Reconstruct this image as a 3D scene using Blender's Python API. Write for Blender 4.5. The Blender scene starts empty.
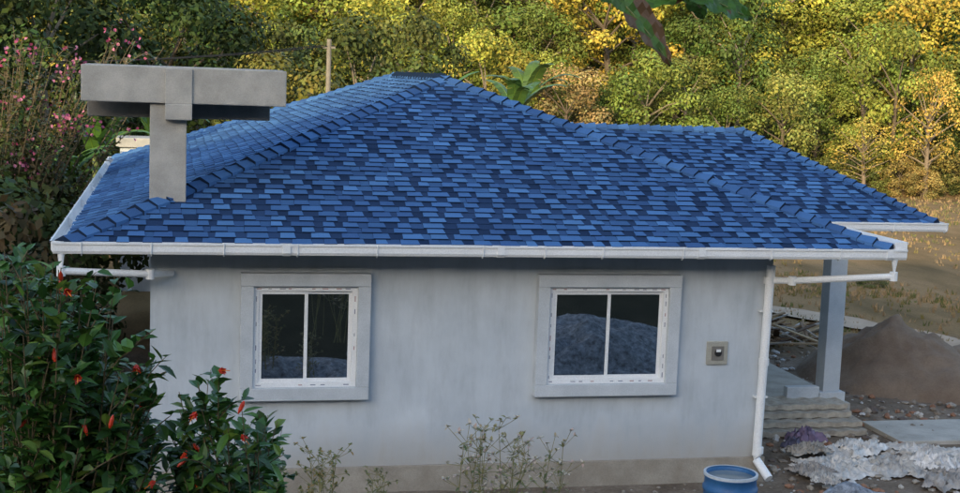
import bpy, math, random
import numpy as np
from mathutils import Vector, Matrix, noise
random.seed(7)
S=bpy.context.scene
R=random.uniform
# ------------------------------------------------------------ helpers
def newmesh(name,V,F,mat=None,parent=None,col=None,smooth=False,mats=None,midx=None):
    me=bpy.data.meshes.new(name)
    me.from_pydata([tuple(v) for v in V],[],[tuple(f) for f in F])
    if mats:
        for m in mats: me.materials.append(m)
        if midx is not None: me.polygons.foreach_set('material_index',np.array(midx,dtype=np.int32))
    elif mat: me.materials.append(mat)
    if col is not None:
        a=me.color_attributes.new('Col','FLOAT_COLOR','CORNER')
        loops=np.array([len(f) for f in F]); c=np.repeat(np.array(col,dtype=np.float32),loops,axis=0)
        if c.shape[1]==3: c=np.hstack([c,np.ones((len(c),1),np.float32)])
        a.data.foreach_set('color',c.ravel())
    if smooth: me.polygons.foreach_set('use_smooth',[True]*len(F))
    me.update()
    ob=bpy.data.objects.new(name,me); S.collection.objects.link(ob)
    if parent: ob.parent=parent
    return ob
def empty(name,loc=(0,0,0)):
    e=bpy.data.objects.new(name,None); S.collection.objects.link(e); e.location=loc; e.empty_display_size=.3; return e
class MB:
    def __init__(s): s.V=[];s.F=[];s.C=[];s.M=[]
    def add(s,V,F,c=(1,1,1),m=0):
        o=len(s.V); s.V+= [tuple(v) for v in V]; s.F+=[tuple(i+o for i in f) for f in F]; s.C+=[c]*len(F); s.M+=[m]*len(F)
    def box(s,a,b,c=(1,1,1),m=0,M=None):
        x0,y0,z0=a;x1,y1,z1=b
        V=[Vector(v) for v in((x0,y0,z0),(x1,y0,z0),(x1,y1,z0),(x0,y1,z0),(x0,y0,z1),(x1,y0,z1),(x1,y1,z1),(x0,y1,z1))]
        if M is not None: V=[M@v for v in V]
        s.add(V,[(0,3,2,1),(4,5,6,7),(0,1,5,4),(1,2,6,5),(2,3,7,6),(3,0,4,7)],c,m)
    def tube(s,pts,rad,n=8,c=(1,1,1),m=0,cap=True):
        pts=[Vector(p) for p in pts]; o=len(s.V); 
        up=Vector((0.13,0.21,1)).normalized()
        for i,p in enumerate(pts):
            d=(pts[min(i+1,len(pts)-1)]-pts[max(i-1,0)]).normalized()
            a=d.cross(up); 
            if a.length<.2: a=d.cross(Vector((1,0,0)))
            a.normalize(); b=d.cross(a).normalized()
            r=rad[i] if hasattr(rad,'__len__') else rad
            for k in range(n):
                t=2*math.pi*k/n; s.V.append(tuple(p+a*(math.cos(t)*r)+b*(math.sin(t)*r)))
        for i in range(len(pts)-1):
            for k in range(n):
                k2=(k+1)%n; s.F.append((o+i*n+k,o+i*n+k2,o+(i+1)*n+k2,o+(i+1)*n+k)); s.C.append(c); s.M.append(m)
        if cap:
            s.F.append(tuple(o+k for k in range(n))[::-1]); s.C.append(c); s.M.append(m)
            s.F.append(tuple(o+(len(pts)-1)*n+k for k in range(n))); s.C.append(c); s.M.append(m)
    def obj(s,name,mat=None,parent=None,col=False,smooth=False,mats=None,bevel=0):
        ob=newmesh(name,s.V,s.F,mat,parent,s.C if col else None,smooth,mats,s.M if mats else None)
        if bevel:
            b=ob.modifiers.new('b','BEVEL'); b.width=bevel; b.segments=2; b.limit_method='ANGLE'
        return ob
def box(name,a,b,mat,parent=None,bevel=0.006):
    m=MB(); m.box(a,b); return m.obj(name,mat,parent,bevel=bevel)
# ------------------------------------------------------------ materials
def nt(name):
    m=bpy.data.materials.new(name); m.use_nodes=True; t=m.node_tree; t.nodes.clear()
    o=t.nodes.new('ShaderNodeOutputMaterial'); b=t.nodes.new('ShaderNodeBsdfPrincipled'); t.links.new(b.outputs[0],o.inputs[0])
    return m,t,b,o
def nd(t,k,**kw):
    n=t.nodes.new(k)
    for a,v in kw.items(): setattr(n,a,v)
    return n
def noiseN(t,scale,detail=5,rough=.6,vec=None,dist=0):
    n=nd(t,'ShaderNodeTexNoise'); n.inputs['Scale'].default_value=scale; n.inputs['Detail'].default_value=detail; n.inputs['Roughness'].default_value=rough; n.inputs['Distortion'].default_value=dist
    if vec: t.links.new(vec,n.inputs['Vector'])
    return n
def ramp(t,fac,stops):
    r=nd(t,'ShaderNodeValToRGB'); e=r.color_ramp.elements
    while len(e)<len(stops): e.new(.5)
    for i,(p,c) in enumerate(stops): e[i].position=p; e[i].color=(*c,1) if len(c)==3 else c
    t.links.new(fac,r.inputs[0]); return r
def mix(t,fac,a,b,mode='MIX'):
    m=nd(t,'ShaderNodeMix',data_type='RGBA',blend_type=mode)
    for s,v in((0,fac),(6,a),(7,b)):
        if isinstance(v,(int,float)): m.inputs[s].default_value=v
        elif isinstance(v,tuple): m.inputs[s].default_value=(*v,1)
        else: t.links.new(v,m.inputs[s])
    return m.outputs[2]
def mapping(t,vec,sc=(1,1,1)):
    m=nd(t,'ShaderNodeMapping'); m.inputs['Scale'].default_value=sc; t.links.new(vec,m.inputs[0]); return m.outputs[0]
def pos(t): return nd(t,'ShaderNodeNewGeometry').outputs['Position']
def bump(t,b,h,strength=.3,dist=.01):
    n=nd(t,'ShaderNodeBump'); n.inputs['Strength'].default_value=strength; n.inputs['Distance'].default_value=dist
    t.links.new(h,n.inputs['Height']); t.links.new(n.outputs[0],b.inputs['Normal'])
def mottled(name,c1,c2,scale=3,rough=.8,bs=.3,bd=.01,fine=60,spec=.3,sc=(1,1,1)):
    m,t,b,o=nt(name); p=mapping(t,pos(t),sc)
    n=noiseN(t,scale,6,.65,p); n2=noiseN(t,fine,4,.7,p)
    c=ramp(t,n.outputs[0],[(.32,c1),(.68,c2)]).outputs[0]
    c=mix(t,.35,c,ramp(t,n2.outputs[0],[(.3,(.55,.55,.55)),(.7,(1.2,1.2,1.2))]).outputs[0],'MULTIPLY')
    t.links.new(c,b.inputs['Base Color']); b.inputs['Roughness'].default_value=rough; b.inputs['Specular IOR Level'].default_value=spec
    bump(t,b,n2.outputs[0],bs,bd); return m
def vcolmat(name,rough=.8,nscale=40,amt=.4,bs=.3,spec=.3,trans=0,objcol=False):
    m,t,b,o=nt(name); a=nd(t,'ShaderNodeVertexColor',layer_name='Col')
    n=noiseN(t,nscale,3,.6,pos(t))
    c=mix(t,amt,a.outputs[0],ramp(t,n.outputs[0],[(.3,(.5,.5,.5)),(.7,(1.4,1.4,1.4))]).outputs[0],'MULTIPLY')
    if objcol:
        oi=nd(t,'ShaderNodeObjectInfo'); c=mix(t,1.0,c,oi.outputs['Color'],'MULTIPLY')
    t.links.new(c,b.inputs['Base Color']); b.inputs['Roughness'].default_value=rough; b.inputs['Specular IOR Level'].default_value=spec
    if bs: bump(t,b,n.outputs[0],bs,.005)
    if trans:
        tr=nd(t,'ShaderNodeBsdfTranslucent'); t.links.new(c,tr.inputs[0]); mx=nd(t,'ShaderNodeMixShader'); mx.inputs[0].default_value=trans
        t.links.new(b.outputs[0],mx.inputs[1]); t.links.new(tr.outputs[0],mx.inputs[2]); t.links.new(mx.outputs[0],o.inputs[0])
    return m
def wallmat():
    m,t,b,o=nt('grey_plaster'); p=pos(t)
    n=noiseN(t,.9,6,.6,p); n2=noiseN(t,2.2,6,.7,mapping(t,p,(1.6,1,.35))); n3=noiseN(t,45,4,.7,p)
    c=ramp(t,n.outputs[0],[(.3,(.42,.47,.52)),(.7,(.54,.59,.64))]).outputs[0]
    c=mix(t,.65,c,ramp(t,n2.outputs[0],[(.3,(.78,.78,.78)),(.5,(1,1,1)),(.72,(1.14,1.14,1.14))]).outputs[0],'MULTIPLY')
    sx=nd(t,'ShaderNodeSeparateXYZ'); t.links.new(p,sx.inputs[0])
    ad=nd(t,'ShaderNodeMath',operation='MULTIPLY_ADD'); t.links.new(n2.outputs[0],ad.inputs[0]); ad.inputs[1].default_value=-.9; t.links.new(sx.outputs[2],ad.inputs[2])
    r=nd(t,'ShaderNodeMapRange'); t.links.new(ad.outputs[0],r.inputs[0]); r.inputs[1].default_value=.15; r.inputs[2].default_value=-.45; r.inputs[4].default_value=.75
    c=mix(t,r.outputs[0],c,(.36,.34,.31)); 
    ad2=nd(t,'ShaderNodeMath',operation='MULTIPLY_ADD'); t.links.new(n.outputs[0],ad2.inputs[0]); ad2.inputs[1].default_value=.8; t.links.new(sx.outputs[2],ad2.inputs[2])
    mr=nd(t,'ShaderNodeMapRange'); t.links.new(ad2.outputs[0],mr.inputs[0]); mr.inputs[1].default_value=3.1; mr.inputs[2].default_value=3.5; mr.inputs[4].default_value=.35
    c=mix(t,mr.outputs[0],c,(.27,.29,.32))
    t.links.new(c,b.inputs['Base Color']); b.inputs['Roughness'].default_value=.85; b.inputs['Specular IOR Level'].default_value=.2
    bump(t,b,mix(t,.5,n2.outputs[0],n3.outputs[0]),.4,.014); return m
MW=wallmat()
MBand=mottled('window_band_plaster',(.44,.48,.52),(.56,.60,.64),2.5,.8,.25,.006)
MPl=mottled('plinth_cement',(.25,.22,.18),(.38,.35,.30),2.0,.9,.5,.02)
MConc=mottled('raw_concrete',(.32,.31,.28),(.48,.46,.42),2.2,.9,.5,.012)
MConcD=mottled('concrete_shade_and_dark',(.14,.135,.125),(.24,.23,.21),2.2,.9,.5,.012)  # darkened concrete: shade painted on the rear beam, plain dark tone for inset
MWhite=mottled('white_pvc',(.72,.74,.76),(.82,.84,.86),1.5,.35,.05,.002,spec=.5)
MShing=vcolmat('blue_shingle',.9,220,.6,.6,.12)
MSoff=mottled('soffit',(.3,.31,.33),(.4,.41,.43),2)
MLeaf=vcolmat('leaf_canopy',.6,3,.25,0,.15,0,True)
MLeafN=vcolmat('leaf_near',.42,30,.3,0,.45,.2)
MBark=vcolmat('bark',.9,25,.6,.6,.1)
MV=vcolmat('mixed_debris',.85,25,.5,.4,.2)
MCloth=vcolmat('woven_sack_cloth',.7,12,.4,.3,.3)
MSand=mottled('sand',(.17,.12,.085),(.25,.19,.14),1.6,.95,.8,.03,25)
MGrav=mottled('gravel',(.10,.11,.125),(.42,.45,.5),9,.9,1,.05,18)
def glass():
    m,t,b,o=nt('window_glass'); g=nd(t,'ShaderNodeBsdfGlossy'); g.inputs['Roughness'].default_value=.015; g.inputs['Color'].default_value=(.9,.95,1,1)
    b.inputs['Base Color'].default_value=(.006,.007,.008,1); b.inputs['Roughness'].default_value=.3
    n=noiseN(t,1.3,2,.5,pos(t)); bp=nd(t,'ShaderNodeBump'); bp.inputs['Strength'].default_value=.03; bp.inputs['Distance'].default_value=.02
    t.links.new(n.outputs[0],bp.inputs['Height']); t.links.new(bp.outputs[0],g.inputs['Normal'])
    mx=nd(t,'ShaderNodeMixShader'); mx.inputs[0].default_value=.36
    t.links.new(b.outputs[0],mx.inputs[1]); t.links.new(g.outputs[0],mx.inputs[2]); t.links.new(mx.outputs[0],o.inputs[0]); return m
MGlass=glass()
def groundmat():
    m,t,b,o=nt('ground_soil_grass'); p=pos(t); sx=nd(t,'ShaderNodeSeparateXYZ'); t.links.new(p,sx.inputs[0])
    n=noiseN(t,.16,8,.65,p); n2=noiseN(t,1.6,8,.7,p); n3=noiseN(t,18,5,.75,p); n4=noiseN(t,.5,6,.6,mapping(t,p,(1,.35,1)))
    soil=ramp(t,n2.outputs[0],[(.3,(.13,.10,.075)),(.5,(.21,.165,.125)),(.7,(.30,.25,.20))]).outputs[0]
    fld=ramp(t,n4.outputs[0],[(.3,(.15,.105,.05)),(.48,(.25,.165,.08)),(.62,(.31,.205,.105)),(.78,(.14,.12,.045))]).outputs[0]
    bank=ramp(t,n2.outputs[0],[(.35,(.012,.017,.008)),(.7,(.04,.04,.022))]).outputs[0]
    def mr(src,a,bb,amp=5):
        q=nd(t,'ShaderNodeMath',operation='MULTIPLY_ADD'); t.links.new(n.outputs[0],q.inputs[0]); q.inputs[1].default_value=amp; t.links.new(src,q.inputs[2])
        r=nd(t,'ShaderNodeMapRange'); t.links.new(q.outputs[0],r.inputs[0]); r.inputs[1].default_value=a+amp/2; r.inputs[2].default_value=bb+amp/2; return r.outputs[0]
    c=mix(t,mr(sx.outputs[1],9.5,11.5),soil,fld)
    c=mix(t,mr(sx.outputs[1],-3.5,-5.5,1),c,bank)
    c=mix(t,mr(sx.outputs[1],53,56,3),c,(.06,.06,.025))
    c=mix(t,.6,c,ramp(t,n3.outputs[0],[(.3,(.5,.5,.5)),(.7,(1.35,1.35,1.35))]).outputs[0],'MULTIPLY')
    t.links.new(c,b.inputs['Base Color']); b.inputs['Roughness'].default_value=.95; b.inputs['Specular IOR Level'].default_value=.1
    bump(t,b,n3.outputs[0],.8,.05); return m
# ------------------------------------------------------------ ground
def H(x,y):
    z=-.4
    if y<-3:
        z+=min(-y-3,15.5)*.25
    if y<-18.5: z+=min(-18.5-y,57)*.45  # unseen hill behind the camera, added to keep sun off the house
    if y>52: z+=(y-52)*.34+2*noise.noise(Vector((x*.03,y*.03,0)))*min(1,(y-52)/10)
    d=max(0,y-14,x-16,-x-2)
    z+=.12*noise.noise(Vector((x*.25,y*.25,2)))*min(1,d/4)
    if y<3 or x>9.2: z+=.03*noise.noise(Vector((x*1.2,y*1.2,5)))
    return z
def axis(a,b,f0,f1,step,k):
    v=list(np.arange(f0,f1+1e-6,step)); s=step
    while v[-1]<b: s*=k; v.append(v[-1]+s)
    s=step
    while v[0]>a: s*=k; v.insert(0,v[0]-s)
    return v
xs=axis(-260,300,-6,20,.5,1.12); ys=axis(-200,260,-20,18,.5,1.08)
V=[(x,y,H(x,y)) for y in ys for x in xs]; nx=len(xs)
F=[(j*nx+i,j*nx+i+1,(j+1)*nx+i+1,(j+1)*nx+i) for j in range(len(ys)-1) for i in range(nx-1)]
newmesh('ground',V,F,groundmat(),smooth=True)
MPath=mottled('path_dirt',(.36,.26,.18),(.48,.37,.27),1.5,.95,.5,.02)
def strip(name,pts,w,mat,lift=.02,sub=20):
    V=[];F=[]
    P=[Vector((*p,0)) for p in pts]; Q=[]
    for i in range(len(P)-1):
        for k in range(sub): Q.append(P[i].lerp(P[i+1],k/sub))
    Q.append(P[-1])
    for i,p in enumerate(Q):
        d=(Q[min(i+3,len(Q)-1)]-Q[max(i-3,0)]).normalized(); n=Vector((-d.y,d.x,0))
        for s in(-1,0,1):
            q=p+n*s*w*(.5+.2*noise.noise(p*.8+Vector((0,0,s)))); V.append((q.x,q.y,H(q.x,q.y)+lift))
    for i in range(len(Q)-1):
        for k in range(2): F.append((i*3+k,i*3+k+1,i*3+k+4,i*3+k+3))
    return newmesh(name,V,F,mat)
strip('dirt_path',[(8,19),(12.5,17),(16,14.5),(17.8,11.6),(18.9,9.2),(20.5,7),(25,4.5)],1.2,MPath,.07)
# ------------------------------------------------------------ house
He=3.215; o=.67; X0=-1.08; X1=10.55; sl=.3834; HX=(X0+X1)/2+.18; RY0=-o+5.8; RY1=10.6; RZ=He+sl*5.84; YB=15.9
house=empty('house')
box('wall_body',(0,0,-.02),(9,15,3.2),MW,house,0)
box('plinth',(-.04,-.04,-.6),(9.04,15.04,-.02),MPl,house,.01)
BL=[(.070,.170,.36),(.058,.142,.315),(.050,.122,.275),(.042,.10,.235),(.082,.195,.40),(.055,.134,.30)]
DK=[(.012,.030,.075),(.017,.040,.098),(.024,.054,.128)]
def slope(mb,A,B,C,D,exp=.165):
    A,B,C,D=map(Vector,(A,B,C,D)); u=(B-A).normalized()
    nrm=(B-A).cross(D-A).normalized()
    if nrm.z<0: nrm=-nrm
    w=nrm.cross(u).normalized()
    if w.z<0: w=-w
    L=(D-A).dot(w); aD=(D-A).dot(u); bB=(B-A).dot(u); bC=(C-A).dot(u)
    mb.add([A,B,C,D],[(0,1,2,3)],(.01,.02,.05))
    rows=int(L/exp)
    for r in range(rows+1):
        v0=r*exp; v1=min(v0+exp+.01,L)
        if v1-v0<.02: continue
        def lim(v): t=v/L; return aD*t,bB+(bC-bB)*t
        l0,r0=lim(v0); l1,r1=lim(v1)
        wob=R(-.005,.005)
        def P(x,v,h): return A+u*x+w*(v+wob+.008*math.sin(x*1.7+r))+nrm*h
        mb.add([P(l0,v0,.011),P(r0,v0,.011),P(r1,v1,.002),P(l1,v1,.002),P(l0,v0,0),P(r0,v0,0)],[(0,1,2,3),(4,5,1,0)],random.choice(DK))
        x=min(l0,l1)-R(0,.3); tooth=random.random()<.5
        while x<max(r0,r1):
            wd=R(.15,.32) if tooth else R(.08,.22)
            if tooth:
                s0=max(x,l0);e0=min(x+wd,r0);s1=max(x+.012,l1);e1=min(x+wd-.012,r1)
                if e0-s0>.02 and e1-s1>.005:
                    c=random.choice(BL); k=R(.88,1.1)*(1+.12*noise.noise(Vector((x*.5,v0*.7,3)))); c=tuple(q*k for q in c)
                    h=.026; g=-.012 if random.random()<.3 else 0
                    mb.add([P(s0,v0+g,h),P(e0,v0+g,h),P(e1,v1,.006),P(s1,v1,.006),P(s0,v0+g,.006),P(e0,v0+g,.006)],[(0,1,2,3),(1,5,2),(4,0,3)],c)
                    mb.add([P(s0,v0+g,h),P(e0,v0+g,h),P(s0,v0+g,.0),P(e0,v0+g,.0)],[(2,3,1,0)],(.012,.026,.06))
            elif random.random()<.55:
                s0=max(x,l0);e0=min(x+wd,r0);s1=max(x,l1);e1=min(x+wd,r1)
                if e0-s0>.02 and e1-s1>.005:
                    c=random.choice(BL[1:4]+DK[1:]); h=.0135
                    mb.add([P(s0,v0,h),P(e0,v0,h),P(e1,v1,.004),P(s1,v1,.004)],[(0,1,2,3)],tuple(q*.8 for q in c))
            x+=wd; tooth=not tooth
def caps(mb,P0,P1,n1,n2,exp=.25,hw=.17):
    P0,P1=Vector(P0),Vector(P1); d=(P1-P0); L=d.length; d.normalize(); n=int(L/exp)
    for i in range(n+1):
        a=P0+d*(i*exp); b=P0+d*min(i*exp+exp*1.3,L); k=hw*R(.93,1.07)
        up=Vector((0,0,1)); lo=.085*R(.85,1.1); hi=.035
        V=[a+n1*k+up*lo*.75,a+up*(lo+.012),a+n2*k+up*lo*.75,b+n1*k*.85+up*hi*.8,b+up*(hi+.01),b+n2*k*.85+up*hi*.8,
           a+n1*k+up*.0,a,a+n2*k+up*.0, b+n1*k*.85, b+n2*k*.85]
        c=random.choice([(.050,.12,.27),(.06,.145,.32),(.045,.105,.24),(.07,.165,.35)])
        mb.add(V,[(0,1,4,3),(1,2,5,4),(6,0,3,9),(2,8,10,5)],c)
        mb.add([V[6],V[7],V[1],V[0],V[8],V[2]],[(0,1,2,3),(1,4,5,2)],(.010,.022,.05))  # cap front faces coloured dark to paint the shadow below each cap
LF=(X0,-o,He);RF=(X1,-o,He);LB=(X0,YB,He);RB=(X1,YB,He);AF=(HX,RY0,RZ);AB=(HX,RY1,RZ)
mb=MB()
slope(mb,LF,RF,AF,AF); slope(mb,LB,LF,AF,AB); slope(mb,RF,RB,AB,AF); slope(mb,RB,LB,AB,AB)
def inplane(ridge,other):
    d=ridge.normalized(); v=other-d*other.dot(d); return v.normalized()
def hipcaps(mb,lo,hi,e1,e2,**k):
    lo,hi,e1,e2=map(Vector,(lo,hi,e1,e2)); d=hi-lo
    caps(mb,lo,hi,inplane(d,e1-lo),inplane(d,e2-lo),**k)
hipcaps(mb,LF,AF,RF,LB); hipcaps(mb,RF,AF,RB,LF); hipcaps(mb,LB,AB,LF,RB); hipcaps(mb,RB,AB,LB,RF); 
dn=Vector((-1,0,-sl)).normalized(); dn2=Vector((1,0,-sl)).normalized(); caps(mb,AF,AB,dn,dn2,exp=.3,hw=.15)
WY0=3.1;WY1=10.4;WX=13.5;WRX=11.3;WRY=6.75;WRZ=He+sl*(WRY-WY0)
wl=5.8
slope(mb,(wl,WY0,He-.003),(WX,WY0,He-.003),(WRX,WRY,WRZ),(wl,WRY,WRZ))
slope(mb,(WX,WY0,He-.003),(WX,WY1,He-.003),(WRX,WRY,WRZ),(WRX,WRY,WRZ))
slope(mb,(WX,WY1,He-.003),(wl,WY1,He-.003),(wl,WRY,WRZ),(WRX,WRY,WRZ))
hipcaps(mb,(WX,WY0,He),(WRX,WRY,WRZ),(WX,WY1,He),(wl,WY0,He),exp=.22,hw=.13)
hipcaps(mb,(WX,WY1,He),(WRX,WRY,WRZ),(WX,WY0,He),(wl,WY1,He),exp=.22,hw=.13)
caps(mb,(WRX,WRY,WRZ),(wl+1,WRY,WRZ),Vector((0,-1,-sl)).normalized(),Vector((0,1,-sl)).normalized(),exp=.22,hw=.13)
mb.obj('roof_shingles',MShing,house,col=True)
box('roof_slab',(X0+.06,-o+.06,3.09),(X1-.06,YB-.06,He-.012),MSoff,house,0)
box('porch_slab',(X1-.05,WY0+.06,3.09),(WX-.06,WY1-.06,He-.016),MSoff,house,0)
def gutter(name,a,b,out,w=.12,h=.145,z=He+.018,par=house):
    a=Vector(a);b=Vector(b);out=Vector(out)
    prof=[(0,0),(0,-h),(w*.85,-h),(w,-h*.75),(w,-.02),(w+.016,-.02),(w+.016,.008),(w-.008,.008),(w-.008,-h*.7),(w*.8,-h+.008),(.008,-h+.008),(.008,0)]
    V=[];F=[];n=len(prof)
    for p in(a,b):
        for q,zz in prof: V.append(Vector((p.x,p.y,z+zz))+out*q)
    for i in range(n): F.append((i,(i+1)%n,n+(i+1)%n,n+i))
    for s in(0,n): F.append((s+0,s+1,s+2,s+3,s+4,s+7,s+11))
    newmesh(name,V,F,MWhite,par)
    m=MB(); L=(b-a).length; d=(b-a).normalized(); k=.35
    while k<L:
        q=a+d*k
        m.tube([Vector((q.x,q.y,z-h-.004))+out*(w*.15),Vector((q.x,q.y,z-h-.025))+out*(w*.5),Vector((q.x,q.y,z-h+.01))+out*(w+.004),Vector((q.x,q.y,z+.012))+out*(w+.02)],.009,6)
        k+=R(.8,1.5)
    k=2.9
    while k<L:
        q=a+d*k; q2=q+d*.1
        V=[];
        for p in(q,q2):
            for x,zz in((-.0,-h-.008),(w*.87,-h-.008),(w+.022,-h*.77),(w+.022,.014)): V.append(Vector((p.x,p.y,z+zz))+out*x)
        m.add(V,[(0,1,5,4),(1,2,6,5),(2,3,7,6),(0,3,2,1),(4,5,6,7)]); k+=2.9
    m.obj(name+'_brackets',MWhite,par)
gutter('gutter_front',(X0-.12,-o,0),(X1+.17,-o,0),(0,-1,0))
gutter('gutter_left',(X0,-o,0),(X0,YB,0),(-1,0,0),w=.15)
gutter('gutter_right',(X1+.04,-o+.01,0),(X1+.04,WY0,0),(1,0,0),w=.20,h=.19,z=He+.11)
gutter('gutter_porch',(X1+.28,WY0,0),(WX+.14,WY0,0),(0,-1,0))
gutter('gutter_porch_side',(WX,WY0,0),(WX,WY1,0),(1,0,0))
box('fascia_left',(X0-.0,-o+.02,3.06),(X0+.03,YB,He-.02),MWhite,house,0)
m=MB()
def sqpipe(m,pts,r=.045,n=10):
    m.tube(pts,r,n)
    for p in pts[1:-1]:
        m.tube([Vector(p)-Vector((0,0,.065)),Vector(p)+Vector((0,0,.065))],r*1.18,n)
sqpipe(m,[(-1.1,-.73,3.10),(-1.1,-.73,2.86),(.0,-.42,2.78),(.28,-.04,2.74)],.048)
sqpipe(m,[(10.56,-.73,3.10),(10.56,-.73,2.84),(9.2,-.25,2.70),(8.93,-.08,2.68)],.05)
m.obj('rain_pipe_eave',MWhite,house,smooth=False)
m=MB(); m.tube([(8.93,-.09,2.90),(8.92,-.09,2.6),(8.88,-.09,.02),(8.88,-.11,-.05),(8.92,-.22,-.14),(8.97,-.38,-.26)],.066,14)
for z in(2.68,1.45,.1): m.tube([(8.905,-.09,z-.05),(8.905,-.09,z+.05)],.077,14)
for z in(2.2,.9): m.box((8.80,-.10,z),(9.0,-.0,z+.025))
m.obj('downpipe',MWhite,house)
def window(x0,x1,z0,z1):
    e=empty('window'); e.parent=house
    bw=.18; d=.15
    m=MB()
    for a,b in(((x0,-d,z1-bw),(x1,.01,z1)),((x0,-d,z0),(x1,.01,z0+bw)),((x0,-d+.002,z0+bw),(x0+bw,.01,z1-bw)),((x1-bw,-d+.002,z0+bw),(x1,.01,z1-bw))): m.box(a,b)
    ix0,ix1,iz0,iz1=x0+bw,x1-bw,z0+bw,z1-bw
    m.obj('surround',MBand,e,bevel=.01)
    m=MB(); f=.07; yF=-.085;yB=-.01
    def frame(a0,a1,b0,b1,f,y0,y1):
        m.box((a0,y0,b1-f),(a1,y1,b1)); m.box((a0,y0,b0),(a1,y1,b0+f)); m.box((a0,y0+.001,b0+f),(a0+f,y1,b1-f)); m.box((a1-f,y0+.001,b0+f),(a1,y1,b1-f))
    frame(ix0,ix1,iz0,iz1,f,yF,yB)
    xm=(ix0+ix1)/2; g=.048
    frame(ix0+f,xm+.03,iz0+f,iz1-f,g,-.06,-.035)
    frame(xm-.025,ix1-f,iz0+f,iz1-f,g,-.034,-.012)
    m.obj('upvc_frame',MWhite,e,bevel=.003)
    m=MB(); m.box((ix0+f+g-.003,-.047,iz0+f+g-.003),(xm+.03-g+.003,-.043,iz1-f-g+.003)); m.box((xm-.025+g-.003,-.026,iz0+f+g-.003),(ix1-f-g+.003,-.022,iz1-f-g+.003))
    m.obj('glass',MGlass,e)
    m=MB()
    def dash(x,z,w,h,y): m.add([(x,y,z),(x+w,y,z),(x+w,y,z+h),(x,y,z+h)],[(0,1,2,3)],random.choice([(.2,.22,.3),(.3,.32,.38),(.4,.25,.25)]))
    x=ix0+.04
    while x<ix1-.12:
        for zz in(iz0+.025,iz1-.045):
            if random.random()<.7: dash(x,zz,R(.04,.08),.014,yF-.0015)
        x+=R(.12,.2)
    z=iz0+.08
    while z<iz1-.12:
        for xx in(ix0+.03,ix1-.042):
            if random.random()<.7: dash(xx,z,.013,R(.04,.08),yF-.001+.0005)
        z+=R(.12,.2)
    m.obj('film_print',MV,e,col=True)
window(1.196,2.981,.973,2.752); window(5.377,7.532,.973,2.752)
e=empty('electric_switch_box'); e.parent=house
MSteel=mottled('steel_plate',(.30,.30,.26),(.42,.41,.36),4,.4,.1,.002,spec=.6)
MBlk=mottled('dark_plastic',(.012,.012,.014),(.03,.03,.03),4,.5)
MPole=mottled('weathered_pole',(.16,.14,.11),(.26,.23,.19),4,.9)
box('plate',(8.02,-.035,1.40),(8.35,.01,1.75),MSteel,e,.012); box('inset',(8.09,-.05,1.47),(8.28,-.034,1.68),MConcD,e,.004)
m=MB(); m.tube([(8.185,-.048,1.585),(8.185,-.07,1.585)],.055,16); m.obj('dial',MBlk,e)
m=MB(); m.box((8.15,-.075,1.60),(8.22,-.069,1.64)); m.obj('dial_label',MWhite,e)
box('porch_floor',(9.04,3.45,-.5),(12.25,7.6,-.09),MConc,house,.01)
box('porch_floor_edge',(9.06,7.45,-.09),(12.25,7.62,.0),MWhite,house,.01)
box('porch_column',(11.72,3.5,-.09),(12.04,3.82,3.09),MBand,house,.01)
box('porch_column_rear',(11.72,9.6,-.5),(12.04,9.92,3.09),MBand,house,.01)
box('column_base',(11.62,3.42,-.3),(12.12,3.95,.12),MBand,house,.012)
box('porch_parapet',(11.0,3.44,-.088),(11.62,3.6,.22),MBand,house,.012)
box('porch_beam',(9.0,3.56,2.86),(12.0,3.80,3.088),MBand,house,.01)
tee=empty('concrete_tee_stand')
box('column',(-.03,.45,3.3),(.46,.95,5.0),MConc,tee,.012)
box('front_beam',(-.93,.38,5.0),(1.80,.68,5.49),MConc,tee,.015)
box('capital',(.17,.30,4.78),(.53,.45,5.0),MConc,tee,.012)
box('capital_face',(.17,.34,5.0),(.53,.379,5.47),MConc,tee,.008)
box('slab',(-.90,.682,5.12),(1.78,2.0,5.50),MConc,tee,.015)
box('rear_beam',(-.88,.95,4.78),(1.62,1.3,5.118),MConcD,tee,.015)  # shade behind the front beam is put into this darker colour
out=empty('outhouse'); box('walls',(-1.05,18,-.45),(-.2,19,3.35),MBand,out,.01); box('roof_cap',(-1.15,17.9,3.35),(-.1,19.1,3.6),MConc,out,.02)
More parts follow.
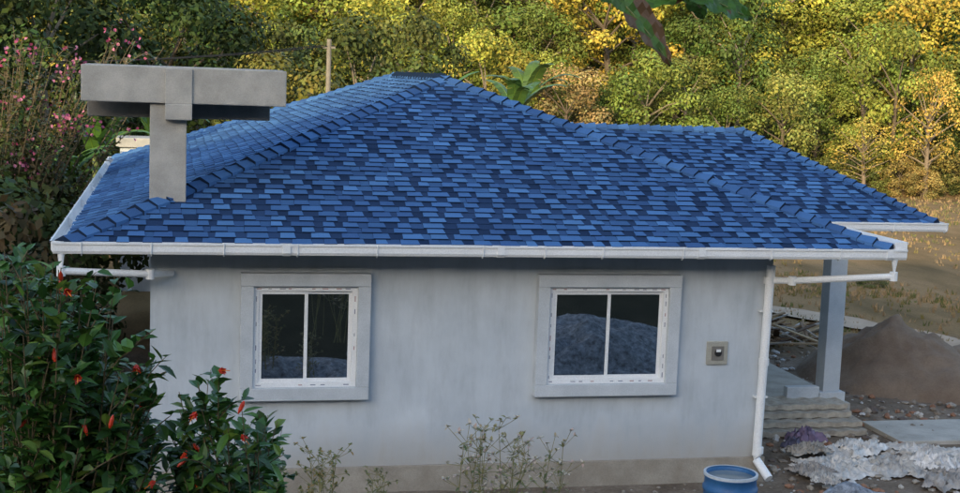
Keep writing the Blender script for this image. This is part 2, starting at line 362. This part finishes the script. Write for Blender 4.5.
# ------------------------------------------------------------ trees
def leafcloud(mb,c,r,n,size,base,var=.35,flat=.75,outw=1.3):
    c=Vector(c)
    for _ in range(n):
        d=Vector((random.gauss(0,1),random.gauss(0,1),random.gauss(0,1)+.25)).normalized()
        k=R(.6,1.1) if random.random()<.85 else R(.1,.6)
        p=c+Vector((d.x*r,d.y*r,d.z*r*flat))*k
        nn=(d*outw+Vector((R(-1,1),R(-1,1),R(-.3,1)))).normalized()
        a=nn.cross(Vector((R(-1,1),R(-1,1),R(-1,1)))).normalized(); b=nn.cross(a)
        s=size*R(.6,1.3)
        q=R(1-var,1+var); col=(base[0]*q*R(.85,1.2),base[1]*q,base[2]*q)
        mb.add([p-a*s*.55,p-b*s*.33+a*s*.05,p+a*s*.55,p+b*s*.33-a*s*.05],[(0,1,2,3)],col,1)
def tree_proto(name,h,r,seed,nl=7000,size=.26,sparse=1,low=.15,bc=(.16,.12,.08)):
    random.seed(seed); mb=MB()
    top=h*.55; pts=[Vector((0,0,-.6)),Vector((R(-.1,.1),R(-.1,.1),top*.4)),Vector((R(-.3,.3),R(-.3,.3),top))]
    mb.tube(pts,[h*.024,h*.019,h*.012],7,bc,0)
    n=int(12*sparse)+4; bl=[]
    for i in range(n):
        a=i*2.399+R(-.4,.4); zz=h*(low+(.90-low)*((i+.5)/n)); rr=r*math.sqrt(max(.08,1-((zz/h-.5)/.55)**2))*R(.5,.9)
        br=r*R(.24,.42)
        c=Vector((math.cos(a)*rr,math.sin(a)*rr,zz)); bl.append((c,br))
        s=pts[1].lerp(pts[2],min(1,max(0,(zz*.75-top*.4)/(top*.6))))
        mb.tube([s,s.lerp(c,.5)+Vector((0,0,R(-.1,.3))),c],[h*.008,h*.005,h*.002],5,bc,0,False)
    bl.append((Vector((0,0,h*.88)),r*.4))
    tot=sum(b[1]**2 for b in bl)
    for c,br in bl:
        k=R(.65,1.35); leafcloud(mb,c,br,int(nl*br*br/tot),size,(k*R(.9,1.1),k,k))
    ob=mb.obj(name,None,None,col=True,mats=[MBark,MLeaf]); me=ob.data; bpy.data.objects.remove(ob); return me
protos=[tree_proto('tree_mesh_%d'%i,9,R(2.8,3.8),100+i,6500,.23,R(.8,1.3),bc=random.choice([(.13,.10,.07),(.22,.18,.13)])) for i in range(7)]
airy=[tree_proto('airy_tree_mesh_%d'%i,9,R(2.6,3.2),150+i,2200,.2,1.5,.3,(.22,.17,.12)) for i in range(2)]
bushp=[tree_proto('bush_mesh_%d'%i,3.2,2.0,200+i,4200,.15,1,.1) for i in range(3)]
random.seed(11)
forest=empty('forest_trees')
def inst(me,x,y,s,col,par,name,sz=None):
    ob=bpy.data.objects.new(name,me); S.collection.objects.link(ob); ob.location=(x,y,H(x,y)-.15); ob.rotation_euler=(R(-.06,.06),R(-.06,.06),R(0,6.28))
    ob.scale=(s*R(.85,1.15),s*R(.85,1.15),sz or s*R(.85,1.2)); ob.color=(*col,1); ob.parent=par; return ob
GOLD=[(.42,.34,.05),(.34,.32,.05),(.28,.29,.045),(.45,.35,.055),(.22,.26,.045),(.27,.29,.045),(.19,.23,.04)]
GREEN=[(.09,.14,.03),(.14,.18,.035),(.07,.11,.025),(.18,.20,.045),(.11,.15,.03)]
RUST=[(.32,.20,.06),(.30,.23,.09)]
def pick(x,y):
    n=noise.noise(Vector((x*.06,y*.06,4)))+.014*(x-14)+R(-.45,.45)
    if random.random()<.05: c=random.choice(RUST)
    elif n>-.0: c=random.choice(GOLD)
    else: c=random.choice(GREEN)
    k=R(.75,1.15); return tuple(q*k for q in c)
y=54
while y<105:
    xl=.277+(y+19)*math.tan(.2204-.36)-4; xr=.277+(y+19)*math.tan(.2204+.36)+8
    x=xl+R(0,3)
    while x<xr:
        inst(random.choice(protos if random.random()<.95 else airy),x,y+R(-2.2,2.2),R(.5,1.15)*(.95 if y<60 else 1.15),pick(x,y),forest,'forest_tree'); x+=R(3.0,5.4)
    y+=4.8+(y-54)*.03
x=-10
while x<58:
    inst(random.choice(bushp),x,51.5+R(-1.5,1.5),R(.4,.95),random.choice([(.12,.13,.03),(.2,.17,.05),(.08,.1,.03),(.25,.19,.06)]),forest,'forest_bush'); x+=R(.8,1.8)
inst(airy[0],41,50.5,.75,(.4,.28,.06),forest,'forest_tree'); inst(airy[1],37.5,51,.6,(.35,.28,.06),forest,'forest_tree')
def near(kind,me,x,y,s,c,sz=None):
    return inst(me,x,y,s,c,None,kind,sz)
DG=[(.035,.06,.014),(.055,.085,.022),(.08,.10,.025),(.045,.07,.02)]
for (x,y,s) in((-7,24,1.0),(-3.6,27,1.05),(0,31,1.05),(3.4,29,.85),(-10,30,1.2),(-5.5,34,1.2),(7,35,.85),(1.5,38,1.1),(11,42,.85),(-9,18,.85),(5.0,44,.95),(-2,45,1.2)):
    near('tree',random.choice(protos),x,y,s,random.choice(DG+[(.14,.14,.03)]))
for (x,y,s,c) in((-3.6,3.5,1.1,(.07,.06,.03)),(-3.4,7,1.35,(.05,.075,.02)),(-4.8,5.5,1.5,(.08,.075,.03)),(-2.6,11,1.0,(.06,.08,.025)),(-4.2,12,1.5,(.07,.09,.025)),(-2.2,1.6,.75,(.035,.055,.018)),(-3.2,.2,.9,(.035,.05,.017)),(-3,16.5,1.2,(.07,.095,.025)),(1.5,20,1.1,(.06,.08,.02)),(-1.9,5,.6,(.06,.045,.025))):
    near('shrub',random.choice(bushp),x,y,s,c)
for (x,y,s) in((24,16,.25),(28,22,.3),(21,19,.22),(33,30,.35),(19.2,9.8,.22),(22,11,.25),(20.3,10.3,.2)):
    near('shrub',random.choice(bushp),x,y,s,(.12,.13,.04),s*.6)
# ------------------------------------------------------------ near-plant leaf
def leaf(mb,p,d,n,L,W,col,m=1,droop=.15):
    d=d.normalized(); s=d.cross(n)
    if s.length<.05: s=d.cross(Vector((1,.3,0)))
    s.normalize(); n=s.cross(d).normalized(); p=Vector(p)
    dr=Vector((0,0,-1))
    def q(t,w,h): return p+d*(t*L)+s*(w*W)+n*(h*W)+dr*(droop*L*t*t)
    V=[q(0,0,0),q(.28,-.42,.13),q(.3,0,0),q(.28,.42,.13),q(.62,-.38,.12),q(.64,0,0),q(.62,.38,.12),q(1,0,0)]
    mb.add(V,[(0,2,1),(0,3,2),(1,2,5,4),(2,3,6,5),(4,5,7),(5,6,7)],col,m)
def shrub(name,base,tips,leafL,leafW,cols,per=26,spread=.25,stemr=.012,flow=None,nflow=0,stemc=(.13,.10,.06),sub=3,parent=None,front=False):
    mb=MB(); ends=[]
    for T in tips:
        T=Vector(T); B=Vector(base)+Vector((R(-.25,.25),R(-.15,.15),0)); mid=B.lerp(T,.5)+Vector((R(-.12,.12),R(-.12,.12),R(.05,.25)))
        curve=[B.lerp(mid,t).lerp(mid.lerp(T,t),t) for t in[i/9 for i in range(10)]]
        mb.tube(curve,[stemr*(1-.085*i) for i in range(10)],5,stemc,0,False)
        branches=[curve[3:]]
        for k in range(sub):
            i=random.randint(4,8); st=curve[i]; d=(curve[9]-curve[i-1]).normalized()+Vector((R(-.9,.9),R(-.9,.9),R(-.4,.6)))
            en=st+d.normalized()*R(.5,1.3)*spread*1.6
            tw=[st.lerp(en,t/5)+Vector((0,0,.03*math.sin(t/5*3.1))) for t in range(6)]
            mb.tube(tw,[stemr*.35]*5+[stemr*.15],4,stemc,0,False); branches.append(tw)
        for b in branches:
            ends.append(b[-1]); nn=per if b is branches[0] else per//2
            for j in range(nn):
                t=(j+R(0,1))/nn*(len(b)-1.001); i=int(t); p=b[i].lerp(b[i+1],t-i); ax=(b[i+1]-b[i]).normalized()
                rd=Vector((R(-1,1),R(-1,1),R(-.5,.7))); d=(rd.normalized()+ax*.5)
                c=random.choice(cols); k=R(.7,1.25); leaf(mb,p,d,Vector((R(-.4,.4),R(-.4,.4),1)),leafL*R(.45,1.2),leafW*R(.6,1.15),tuple(q*k for q in c),1,R(0,.35))
    if front: ends=sorted(ends,key=lambda v:v.y)[:len(ends)//3]
    for _ in range(nflow):
        p=random.choice(ends)+Vector((R(-.04,.04),R(-.10,-.02) if front else R(-.04,.04),R(0,.05)))
        flow(mb,p)
    return mb.obj(name,None,parent,col=True,mats=[MBark,MLeafN])
def hib(mb,p,sc=.05):
    ax=Vector((R(-.8,.8),R(-1,-.2),R(-.9,.2))).normalized(); a=ax.cross(Vector((0,0,1))).normalized(); b=ax.cross(a)
    for k in range(5):
        t=k*1.2566; d=(a*math.cos(t)+b*math.sin(t))*R(.5,.9)+ax*R(.9,1.4); leaf(mb,p,d,ax,sc*R(.9,1.2),sc*.8,(.62,.04,.015),1,.1)
    mb.tube([p,p+ax*sc*1.6],[.003,.002],5,(.8,.25,.03),1)
def bud(mb,p):
    if random.random()<.45: return hib(mb,p,.045)
    d=Vector((R(-.3,.3),R(-.3,.3),R(-1,1))).normalized(); mb.tube([p,p+d*.02,p+d*.05,p+d*.075],[.005,.013,.012,.003],6,(.6,.05,.02),1)
random.seed(21)
def XZ(px,py,y):  # design-time conversion of sizes measured in the photograph to metres
    D=y+18.975; a=.2204+math.atan((px-480)/1386); x=.277+D*math.tan(a); z=5.538-D/math.cos(a)*math.cos(a-.2204)*((py-75-.0367*(px-480))/1386)
    return x,z
tips=[]
for px,py,n in((10,262,10),(40,272,10),(70,300,10),(25,325,9),(95,335,9),(60,380,9),(115,375,9),(20,430,8),(90,430,8),(140,405,8),(190,400,5),(215,385,5),(240,430,5),(275,428,5),(170,450,8),(225,465,7),(130,480,8),(60,475,8),(20,485,8),(270,480,5),(100,285,3),(200,480,6)):
    for _ in range(n):
        y=R(-11.6,-10.2); x,z=XZ(px+R(-18,18),py+R(-16,16),y); tips.append((x,y,z))
G1=[(.03,.085,.016),(.045,.12,.02),(.022,.06,.013),(.075,.17,.028),(.035,.095,.018),(.12,.19,.03)]
bx=[t for t in tips if t[0]<.25]; bx2=[t for t in tips if t[0]>=.25]
shrub('hibiscus_bush',(-.4,-10.8,1.5),bx,.135,.078,G1,22,.22,.011,bud,16,front=True)
shrub('hibiscus_bush',(.75,-10.8,1.6),bx2,.13,.072,G1,20,.16,.009,bud,9,front=True)
random.seed(31)
def weed(name,px,py,y,n,hgt,cols,head,lf=.09):
    mb=MB(); x,z=XZ(px,py,y); g=H(x,y)
    for _ in range(n):
        T=Vector((x+R(-.5,.5)*hgt*.7,y+R(-.3,.3),z-R(0,.45)*hgt)); B=Vector((x+R(-.12,.12),y,g)); md=B.lerp(T,.55)+Vector((R(-.08,.08),0,.05))
        c=[B.lerp(md,t).lerp(md.lerp(T,t),t) for t in[i/7 for i in range(8)]]
        mb.tube(c,[.008-.0007*i for i in range(8)],4,(.22,.2,.09),0,False)
        for i in range(3,8):
            for k in range(3):
                e=c[i]+Vector((R(-.18,.18),R(-.1,.1),R(.02,.18))); mb.tube([c[i],e],.003,3,(.22,.2,.09),0,False)
                for q in range(6): leaf(mb,e,Vector((R(-1,1),R(-1,1),R(-.3,1))),Vector((0,0,1)),head*R(.6,1.2),head*.6,random.choice(cols),1,.1)
                if k<2: leaf(mb,c[i],Vector((R(-1,1),R(-1,1),R(-.3,.5))),Vector((0,0,1)),lf,lf*.35,random.choice([(.12,.14,.045),(.2,.18,.07),(.08,.11,.03)]),1,.2)
    return mb.obj(name,None,None,col=True,mats=[MBark,MLeafN])
DRY=[(.46,.38,.26),(.60,.52,.42),(.30,.27,.13),(.22,.22,.08),(.5,.36,.3)]
weed('weed_plant',508,420,-6.5,7,1.1,DRY,.06); weed('weed_plant',562,448,-6.0,4,.7,DRY,.05); weed('weed_plant',475,438,-6.8,4,.6,DRY,.05)
weed('weed_plant',330,466,-4.5,7,.5,[(.2,.2,.06),(.12,.15,.04),(.3,.2,.06)],.05); weed('weed_plant',265,465,-4.6,8,.5,[(.08,.11,.03),(.12,.15,.04)],.06,.14); weed('weed_plant',390,488,-4.2,4,.25,[(.2,.2,.08)],.04)
random.seed(41)
def bract(mb,p):
    for _ in range(6):
        q=p+Vector((R(-.2,.2),R(-.2,.2),R(-.15,.15))); leaf(mb,q,Vector((R(-1,1),R(-1,1),R(-1,1))),Vector((R(-1,1),-1,R(-1,1))),.08,.08,random.choice([(.45,.10,.20),(.5,.17,.26),(.34,.06,.13)]),1,0)
tp=[]
for px,py,n in((15,55,8),(45,75,6),(5,95,5),(30,45,5),(90,58,6),(125,48,5),(150,60,3),(65,70,4),(20,130,4),(30,180,4),(50,120,5)):
    for _ in range(n):
        y=R(8.5,11); x,z=XZ(px+R(-14,14),py+R(-12,12),y); tp.append((x,y,z))
shrub('bougainvillea_bush',(-3.4,10,-.4),tp,.16,.10,[(.07,.10,.03),(.11,.13,.04),(.05,.08,.02),(.13,.10,.05)],34,.5,.025,bract,42)
def bananaleaf(mb,p,d,L,W,col,lift=.5,tear=.3,m=1):
    p=Vector(p); d=Vector(d); dh=Vector((d.x,d.y,0)); dh.normalize(); s=Vector((-dh.y,dh.x,0)); n=16
    q=Vector(p); ang=math.atan2(d.z,max(1e-3,Vector((d.x,d.y)).length))
    pts=[]
    for i in range(n+1):
        t=i/n; a=ang-1.9*lift*t*t*1.1; pts.append(q.copy()); q=q+(dh*math.cos(a)+Vector((0,0,math.sin(a))))*(L/n)
    mb.tube(pts,[.022*(1-.85*i/n) for i in range(n+1)],5,(col[0]*1.8,col[1]*1.5,col[2]*1.2),m,False)
    for i in range(n):
        t0,t1=i/n,(i+1)/n
        def w(t): return W*.5*min(1,(t-.08)/.15 if t>.08 else 0)*math.sqrt(max(0,1-((t-.4)/.62)**2 if t>.4 else 1))
        for sd in(-1,1):
            j=R(-1,1)*tear; dz=Vector((0,0,-.35-.25*R(-tear,tear)*2)); o0=(s*sd+dz*.6)*w(t0); o1=(s*sd+dz*.6)*w(t1)*(1-abs(j)*.25)
            k=R(.8,1.2); mb.add([pts[i],pts[i+1],pts[i+1]+o1,pts[i]+o0],[(0,1,2,3)],tuple(c*k for c in col),m)
def banana(x,y,h,n=8,L=2.0,W=.5,col=(.08,.17,.03)):
    mb=MB(); g=H(x,y); top=Vector((x,y,g+h)); mb.tube([(x,y,g-.2),(x+.05,y,g+h*.5),top],[.13,.11,.07],8,(.14,.17,.06),0)
    for i in range(n):
        a=i*2.4+R(-.3,.3); bananaleaf(mb,top-Vector((0,0,R(0,.3))),(math.cos(a),math.sin(a),R(.9,2.6)),L*R(.8,1.1),W*R(.8,1.1),col,R(.5,1))
    return mb.obj('banana_plant',None,None,col=True,mats=[MBark,MLeafN])
random.seed(51)
banana(-1.75,19.5,3.5,8,1.8,.45); banana(-2.4,17,3.0,9,1.8,.48,(.07,.15,.03)); banana(8.6,26,4.6,8,2.2,.5); banana(11.6,27,4.7,8,2.4,.5,(.07,.14,.03)); banana(12.8,30,5.2,7,2.4,.5,(.08,.14,.025)); banana(-.2,23,3.8,8,2,.45,(.05,.11,.02))
pole=empty('utility_pole'); m=MB(); m.tube([(5.15,26,-.6),(5.15,26,6.5)],[.10,.075],10); m.box((4.95,25.95,6.2),(5.35,26.05,6.27)); m.obj('pole',MPole,pole)
m=MB()
for dz,dx in((6.3,-.18),(6.3,.18)):
    A=Vector((5.15+dx,26,dz)); B=Vector((-22,21,dz+.6)); m.tube([A.lerp(B,t/16)-Vector((0,0,1.2*(1-(t/8-1)**2))) for t in range(17)],.014,4,cap=False)
m.obj('wires',MBlk,pole)
# ------------------------------------------------------------ overhanging leaves (tree beside the camera)
random.seed(61)
mb=MB(); tx,ty=4.2,-15.6; g=H(tx,ty)
mb.tube([(tx,ty,g-.3),(tx-.05,ty,g+1.6),(tx+.05,ty+.1,g+3.2),(tx,ty,g+4.6)],[.1,.085,.07,.04],8,(.15,.12,.09),0)
mb.tube([(tx,ty,5.6),(3.2,-15.7,6.05),(2.2,-15.85,6.10),(1.45,-15.95,5.90),(1.20,-16.0,5.78)],[.03,.022,.015,.008,.004],6,(.16,.15,.08),0)
def bigleaf(p,d,L,W,col,nn=Vector((0,-.6,1)),curl=.3,brown=.6):
    d=Vector(d).normalized(); s=d.cross(nn).normalized(); n=s.cross(d).normalized(); p=Vector(p)+Vector((-.04,0,-.008)); N=14; M=5; V=[]
    for i in range(N+1):
        t=i/N; w=W*.5*(math.sin(math.pi*min(1,t*.97+.03))**.7)
        for j in range(-M,M+1):
            u=j/M; q=p+d*L*t+s*u*w*(1+.06*math.sin(i*2.3+j))+n*(.3*w*abs(u)**1.5+.006*math.sin(i*1.9+j))+Vector((0,0,-curl*L*t*t)); V.append(q)
    for i in range(N):
        for j in range(2*M):
            a=i*(2*M+1)+j; 
            e=abs(j-M+.5)/M; br=(i>N*brown and e>.45) or random.random()<.01
            c=(.16,.09,.045) if br else tuple(k*(1+.10*(-1)**i)*R(.93,1.07) for k in col)
            mb.add([V[a],V[a+1],V[a+2*M+2],V[a+2*M+1]],[(0,1,2,3)],c,1)
    mb.tube([p+d*L*t/6+Vector((0,0,-curl*L*(t/6)**2-.001)) for t in range(7)],[.003-.0004*t for t in range(7)],4,(.25,.28,.1),1,False)
bigleaf((1.24,-16,5.755),(.16,-.05,-.13),.20,.085,(.09,.17,.035),Vector((.3,-1,.6)),.25,.35)
bigleaf((1.20,-15.95,5.745),(1,-.1,-.06),.24,.08,(.08,.18,.03),Vector((0,-.9,.5)),.0,.9)
bigleaf((1.40,-15.98,5.765),(1,.1,-.22),.22,.10,(.06,.14,.022),Vector((0,-.8,.6)),.1,.95)
bigleaf((1.46,-15.9,5.80),(.5,-.1,-1),.12,.07,(.12,.20,.04),Vector((0,-1,.3)),.0,.95)
bigleaf((1.3,-15.9,5.85),(-.8,0,-.0),.25,.12,(.05,.11,.02),Vector((0,-.7,.8)),.1,.9)
for _ in range(40):
    t=R(0,1); p=Vector((3.9,-15.65,5.9)).lerp(Vector((1.9,-15.9,6.3)),t)+Vector((R(-.2,.2),R(-.2,.2),R(.1,.5)))
    leaf(mb,p,Vector((R(-1,1),R(-1,1),R(-.6,.3))),Vector((0,0,1)),R(.18,.28),.12,(.06,.13,.03),1,.2)
mb.obj('overhanging_tree',None,None,col=True,mats=[MBark,MLeafN],smooth=True)
# ------------------------------------------------------------ piles
def pile(name,cx,cy,rx,ry,h,mat,seed=0,n=40,pw=1.0,amp=.12,rot=0):
    V=[];F=[]
    for j in range(n+1):
        for i in range(n+1):
            u=-1.15+2.3*i/n; v=-1.15+2.3*j/n; r=math.hypot(u,v); 
            x=cx+u*rx*math.cos(rot)-v*ry*math.sin(rot); y=cy+u*rx*math.sin(rot)+v*ry*math.cos(rot)
            k=noise.noise(Vector((u*2.5,v*2.5,seed)))*.35+noise.noise(Vector((u*8,v*8,seed)))*amp
            z=h*max(0,1-(r*(1+.25*noise.noise(Vector((u*1.5,v*1.5,seed+3))))))**pw*(1+k)
            V.append((x,y,H(x,y)+z-(.03 if r>1 else 0)+amp*.15*noise.noise(Vector((u*20,v*20,seed)))*min(1,z*4)))
    for j in range(n):
        for i in range(n): a=j*(n+1)+i; F.append((a,a+1,a+n+2,a+n+1))
    return newmesh(name,V,F,mat,smooth=True)
pile('sand_pile',15.0,6.7,2.0,2.1,1.3,MSand,1,60,.8,.14); pile('sand_pile',16.9,6.9,1.5,1.7,.7,MSand,5,40,.9,.14)
pile('gravel_pile',7.6,-5.2,3.8,2.2,.85,MGrav,3,70,.8,.35); pile('gravel_pile',2.2,-4.6,2.2,1.4,.5,MGrav,9,50,.8,.35)
random.seed(71)
def stone(mb,p,s,c):
    p=Vector(p); V=[]
    ico=[(0,0,1),(.9,0,.3),(.28,.85,.3),(-.72,.53,.3),(-.72,-.53,.3),(.28,-.85,.3),(.72,.53,-.4),(-.28,.85,-.4),(-.9,0,-.4),(-.28,-.85,-.4),(.72,-.53,-.4),(0,0,-.8)]
    f=[(0,1,2),(0,2,3),(0,3,4),(0,4,5),(0,5,1),(1,6,2),(2,7,3),(3,8,4),(4,9,5),(5,10,1),(2,6,7),(3,7,8),(4,8,9),(5,9,10),(1,10,6),(11,7,6),(11,8,7),(11,9,8),(11,10,9),(11,6,10)]
    M=Matrix.Rotation(R(0,6),3,'Z'); sx,sy,sz=s*R(.6,1.3),s*R(.6,1.3),s*R(.35,.8)
    for v in ico: v=M@Vector((v[0]*sx,v[1]*sy,v[2]*sz))*R(.8,1.2); V.append(p+v)
    mb.add(V,f,c)
mb=MB()
for _ in range(2400):
    x=R(9.1,16.5); y=R(-1.2,9.5)
    if x<12.3 and 3.4<y<7.7: continue
    s=random.choice([.015,.02,.03,.03,.05,.07,.09]); c=random.choice([(.3,.27,.23),(.2,.17,.14),(.42,.4,.37),(.26,.14,.09),(.5,.5,.5),(.12,.1,.09)])
    stone(mb,(x,y,H(x,y)+s*.3),s,c)
for _ in range(250):
    x=R(-3,9); y=R(-1.4,-.1); s=R(.01,.04); stone(mb,(x,y,H(x,y)+s*.3),s,random.choice([(.3,.27,.23),(.2,.17,.14),(.4,.38,.35)]))
mb.obj('rubble_stones',MV,None,col=True)
def cloth(name,cx,cy,w,l,h,rot,col,seed,n=52,z0=0):
    V=[];F=[];C=[]
    for j in range(n+1):
        for i in range(n+1):
            u=i/n-.5; v=j/n-.5; e=1+.3*noise.noise(Vector((math.atan2(v,u)*1.8,seed,0)))
            p=Vector((u*6,v*6,seed)); a=noise.noise(p*.8+Vector((9,0,0)))*.14; b=noise.noise(p*.8+Vector((0,9,0)))*.14
            x0=(u+a)*w*e; y0=(v+b)*l*e; x=cx+x0*math.cos(rot)-y0*math.sin(rot); y=cy+x0*math.sin(rot)+y0*math.cos(rot)
            r=max(abs(u),abs(v))*2
            rid=1-abs(noise.noise(p*.7)); rid2=1-abs(noise.noise(Vector((p.x*1.3+p.y*.6,p.y*2.6,seed+3)))); rid3=1-abs(noise.noise(Vector((p.x*3.2,p.y*1.8-p.x,seed+8))))
            z=h*(max(0,1-r**4))*(.10+.25*rid**4)+.01+.075*rid2**7*(1-.6*r**3)+.055*rid3**7*(1-.6*r**3)
            V.append((x,y,H(x,y)+z+z0))
    for j in range(n):
        for i in range(n):
            a=j*(n+1)+i; F.append((a,a+1,a+n+2,a+n+1)); k=.88+.3*noise.noise(Vector((i*.12,j*.12,seed))); C.append(tuple(c*k for c in col))
    return newmesh(name,V,F,MCloth,None,C,smooth=True)
WH=(.62,.60,.57)
for i,(x,y,w,l,h,r,c) in enumerate(((10.5,.4,1.3,1.0,.26,.3,WH),(11.5,.3,1.1,1.0,.3,1.1,(.48,.46,.43)),(12.4,.9,1.2,.9,.25,-.4,WH),(11.2,1.3,1.1,.7,.3,.7,(.66,.65,.63)),(12.9,.2,1.4,.9,.25,.2,(.52,.50,.46)),(11.9,-.5,1.2,.8,.2,.9,(.36,.33,.30)),(9.9,.1,.6,.5,.1,.4,(.36,.33,.3)),(13.6,1.0,.9,.7,.25,.4,(.66,.65,.63)),(12.0,.2,.8,.6,.5,2,(.68,.67,.66)),(10.3,1.1,.7,.4,.14,.2,(.36,.33,.29)),(9.8,-.5,.5,.4,.1,1.2,(.5,.48,.45)),(13.2,-.5,.9,.5,.2,.1,(.28,.25,.22)))):
    cloth('plastic_sack_sheet',x,y,w,l,h,r,c,i*3.7,z0=.012*i)
cloth('purple_cloth',10.75,2.15,.5,.4,.5,.3,(.19,.14,.22),77,24); cloth('purple_cloth',10.35,1.7,.3,.35,.4,.6,(.10,.10,.16),79,20)
m=MB(); m.box((12.3,1.7,-.42),(14.4,3.1,-.33)); m.obj('concrete_path_slab',MConc,None,bevel=.01)
m=MB(); m.box((14.45,1.5,-.44),(16.4,3.2,-.345)); m.obj('concrete_path_slab',MConc,None,bevel=.01)
mb=MB(); MAsb=vcolmat('asbestos_sheet',.9,8,.6,.3,.1)
for k in range(4):
    ox=R(-.06,.06)-.03*k; oy=R(-.03,.03); z=-.30+k*.105; N=66; rot=R(-.03,.03); V=[];F=[]
    for j in range(2):
        for i in range(N+1):
            x=2.0*i/N; y=j*.9; V.append((10.0+ox+x*math.cos(rot)-y*math.sin(rot),2.35+oy+k*.2+x*math.sin(rot)+y*.7,z+.010*math.sin(i/N*2.0/.16*3.1416)+j*.01+R(0,.002)))
    n0=len(V); V+=[(a,b,c-.088) for a,b,c in V]
    for i in range(N): F+=[(i,i+1,N+2+i,N+1+i),(n0+i,n0+i+1,i+1,i)]
    F+=[(0,N+1,n0+N+1,n0),(N,n0+N,n0+2*N+1,2*N+1)]
    g_=R(.85,1.15); mb.add(V,F,(.36*g_,.33*g_,.28*g_))
mb.obj('stacked_cement_sheets',MAsb,None,col=True)
random.seed(81); mb=MB()
for _ in range(80):
    x=R(12.6,15.2); y=R(9.5,12.0); zz=H(x,y)+R(.03,.6)*(1-abs(x-13.9)/1.8); L=R(.6,1.9); w=R(.04,.14)
    M=Matrix.Translation((x,y,zz))@Matrix.Rotation(R(-1.4,1.4),4,'Z')@Matrix.Rotation(R(-.5,.5),4,'Y')
    mb.box((-L/2,-w/2,-.015),(L/2,w/2,.015),random.choice([(.28,.19,.11),(.20,.13,.08),(.36,.27,.17),(.12,.08,.055),(.40,.37,.33)]),M=M)
mb.obj('timber_stack',MV,None,col=True)
dr=empty('blue_drum'); dx,dy=7.70,-1.9; zb=H(dx,dy)-.03; MBlue=mottled('blue_plastic',(.025,.10,.24),(.04,.14,.32),3,.45,.1,.003); 
prof=[(.30,0),(.33,.02),(.335,.24),(.352,.26),(.352,.29),(.335,.31),(.338,.5),(.355,.52),(.355,.56),(.338,.58),(.33,.68),(.345,.695),(.345,.74),(.325,.745),(.32,.70),(.315,.66)]
prof=[(r*1.05,z) for r,z in prof]
V=[];F=[];n=32
for r,z in prof:
    for k in range(n): V.append((dx+r*math.cos(k*2*math.pi/n),dy+r*math.sin(k*2*math.pi/n),zb+z))
for i in range(len(prof)-1):
    for k in range(n): F.append((i*n+k,i*n+(k+1)%n,(i+1)*n+(k+1)%n,(i+1)*n+k))
newmesh('body',V,F,MBlue,dr,smooth=True)
m=MB(); m.tube([(dx,dy,zb+.68),(dx,dy,zb+.685)],.335,32); m.obj('water',mottled('drum_water',(.14,.18,.2),(.24,.28,.3),2,.1,.02),dr)
m=MB()
for k in range(32):
    a=k*2*math.pi/32;b=(k+1)*2*math.pi/32
    m.add([(dx+r*math.cos(t),dy+r*math.sin(t),zb+z) for t in(a,b) for r,z in((.366,.715),(.366,.752),(.334,.752))],[(0,3,4,1),(1,4,5,2)])
m.obj('rim',MBand,dr)
random.seed(91); mb=MB()
for _ in range(12000):
    y=10+42*random.random()**1.3; D=y+19; a=R(.33,.60); x=.277+D*math.tan(a); z=H(x,y)
    if y<17 and x>14 and x<21 and random.random()<.85: continue
    if noise.noise(Vector((x*.15,y*.1,8)))+R(-.3,.3)<-.05: continue
    c=random.choice([(.28,.19,.10),(.24,.17,.08),(.17,.14,.05),(.32,.22,.12),(.11,.12,.04)]); h=R(.05,.18); 
    for k in range(3):
        dx_=R(-.1,.1); w=.03; mb.add([(x+dx_-w,y,z-.02),(x+dx_+w,y+R(-.05,.05),z-.02),(x+dx_+R(-.08,.08),y+R(-.05,.05),z+h)],[(0,1,2)],c)
mb.obj('dry_grass',MV,None,col=True)
# ------------------------------------------------------------ light & camera
az=math.radians(-148)
el=math.radians(14)
sd=Vector((math.sin(az)*math.cos(el),math.cos(az)*math.cos(el),math.sin(el)))
L=bpy.data.lights.new('sun','SUN'); L.energy=5; L.angle=math.radians(.5); L.color=(1,.82,.50)
lo=bpy.data.objects.new('sun',L); S.collection.objects.link(lo); lo.rotation_euler=sd.to_track_quat('Z','Y').to_euler()
w=bpy.data.worlds.new('World'); S.world=w; w.use_nodes=True; t=w.node_tree
sk=t.nodes.new('ShaderNodeTexSky'); sk.sky_type='NISHITA'; sk.sun_disc=False; sk.sun_elevation=el; sk.sun_rotation=az; sk.air_density=1.0; sk.dust_density=1.5
bg=t.nodes['Background']; bg.inputs[1].default_value=.47; t.links.new(sk.outputs[0],bg.inputs[0])
cam=bpy.data.cameras.new('camera'); co=bpy.data.objects.new('camera',cam); S.collection.objects.link(co); S.camera=co
p,ya,ro=.1231,.2204,.0367
f=Vector((math.sin(ya)*math.cos(p),math.cos(ya)*math.cos(p),-math.sin(p))); Rr=Vector((math.cos(ya),-math.sin(ya),0)); U=Rr.cross(f)
c,s=math.cos(ro),math.sin(ro)
xr=Rr*c+U*s; yr=-Rr*s+U*c
M=Matrix(((xr.x,yr.x,-f.x,.2774),(xr.y,yr.y,-f.y,-18.9751),(xr.z,yr.z,-f.z,5.5381),(0,0,0,1)))
co.matrix_world=M; cam.sensor_width=36; cam.lens=36*1386.44/960; cam.clip_end=1000; cam.clip_start=.05
S.view_settings.view_transform='Standard'; S.view_settings.look='None'; S.view_settings.exposure=0
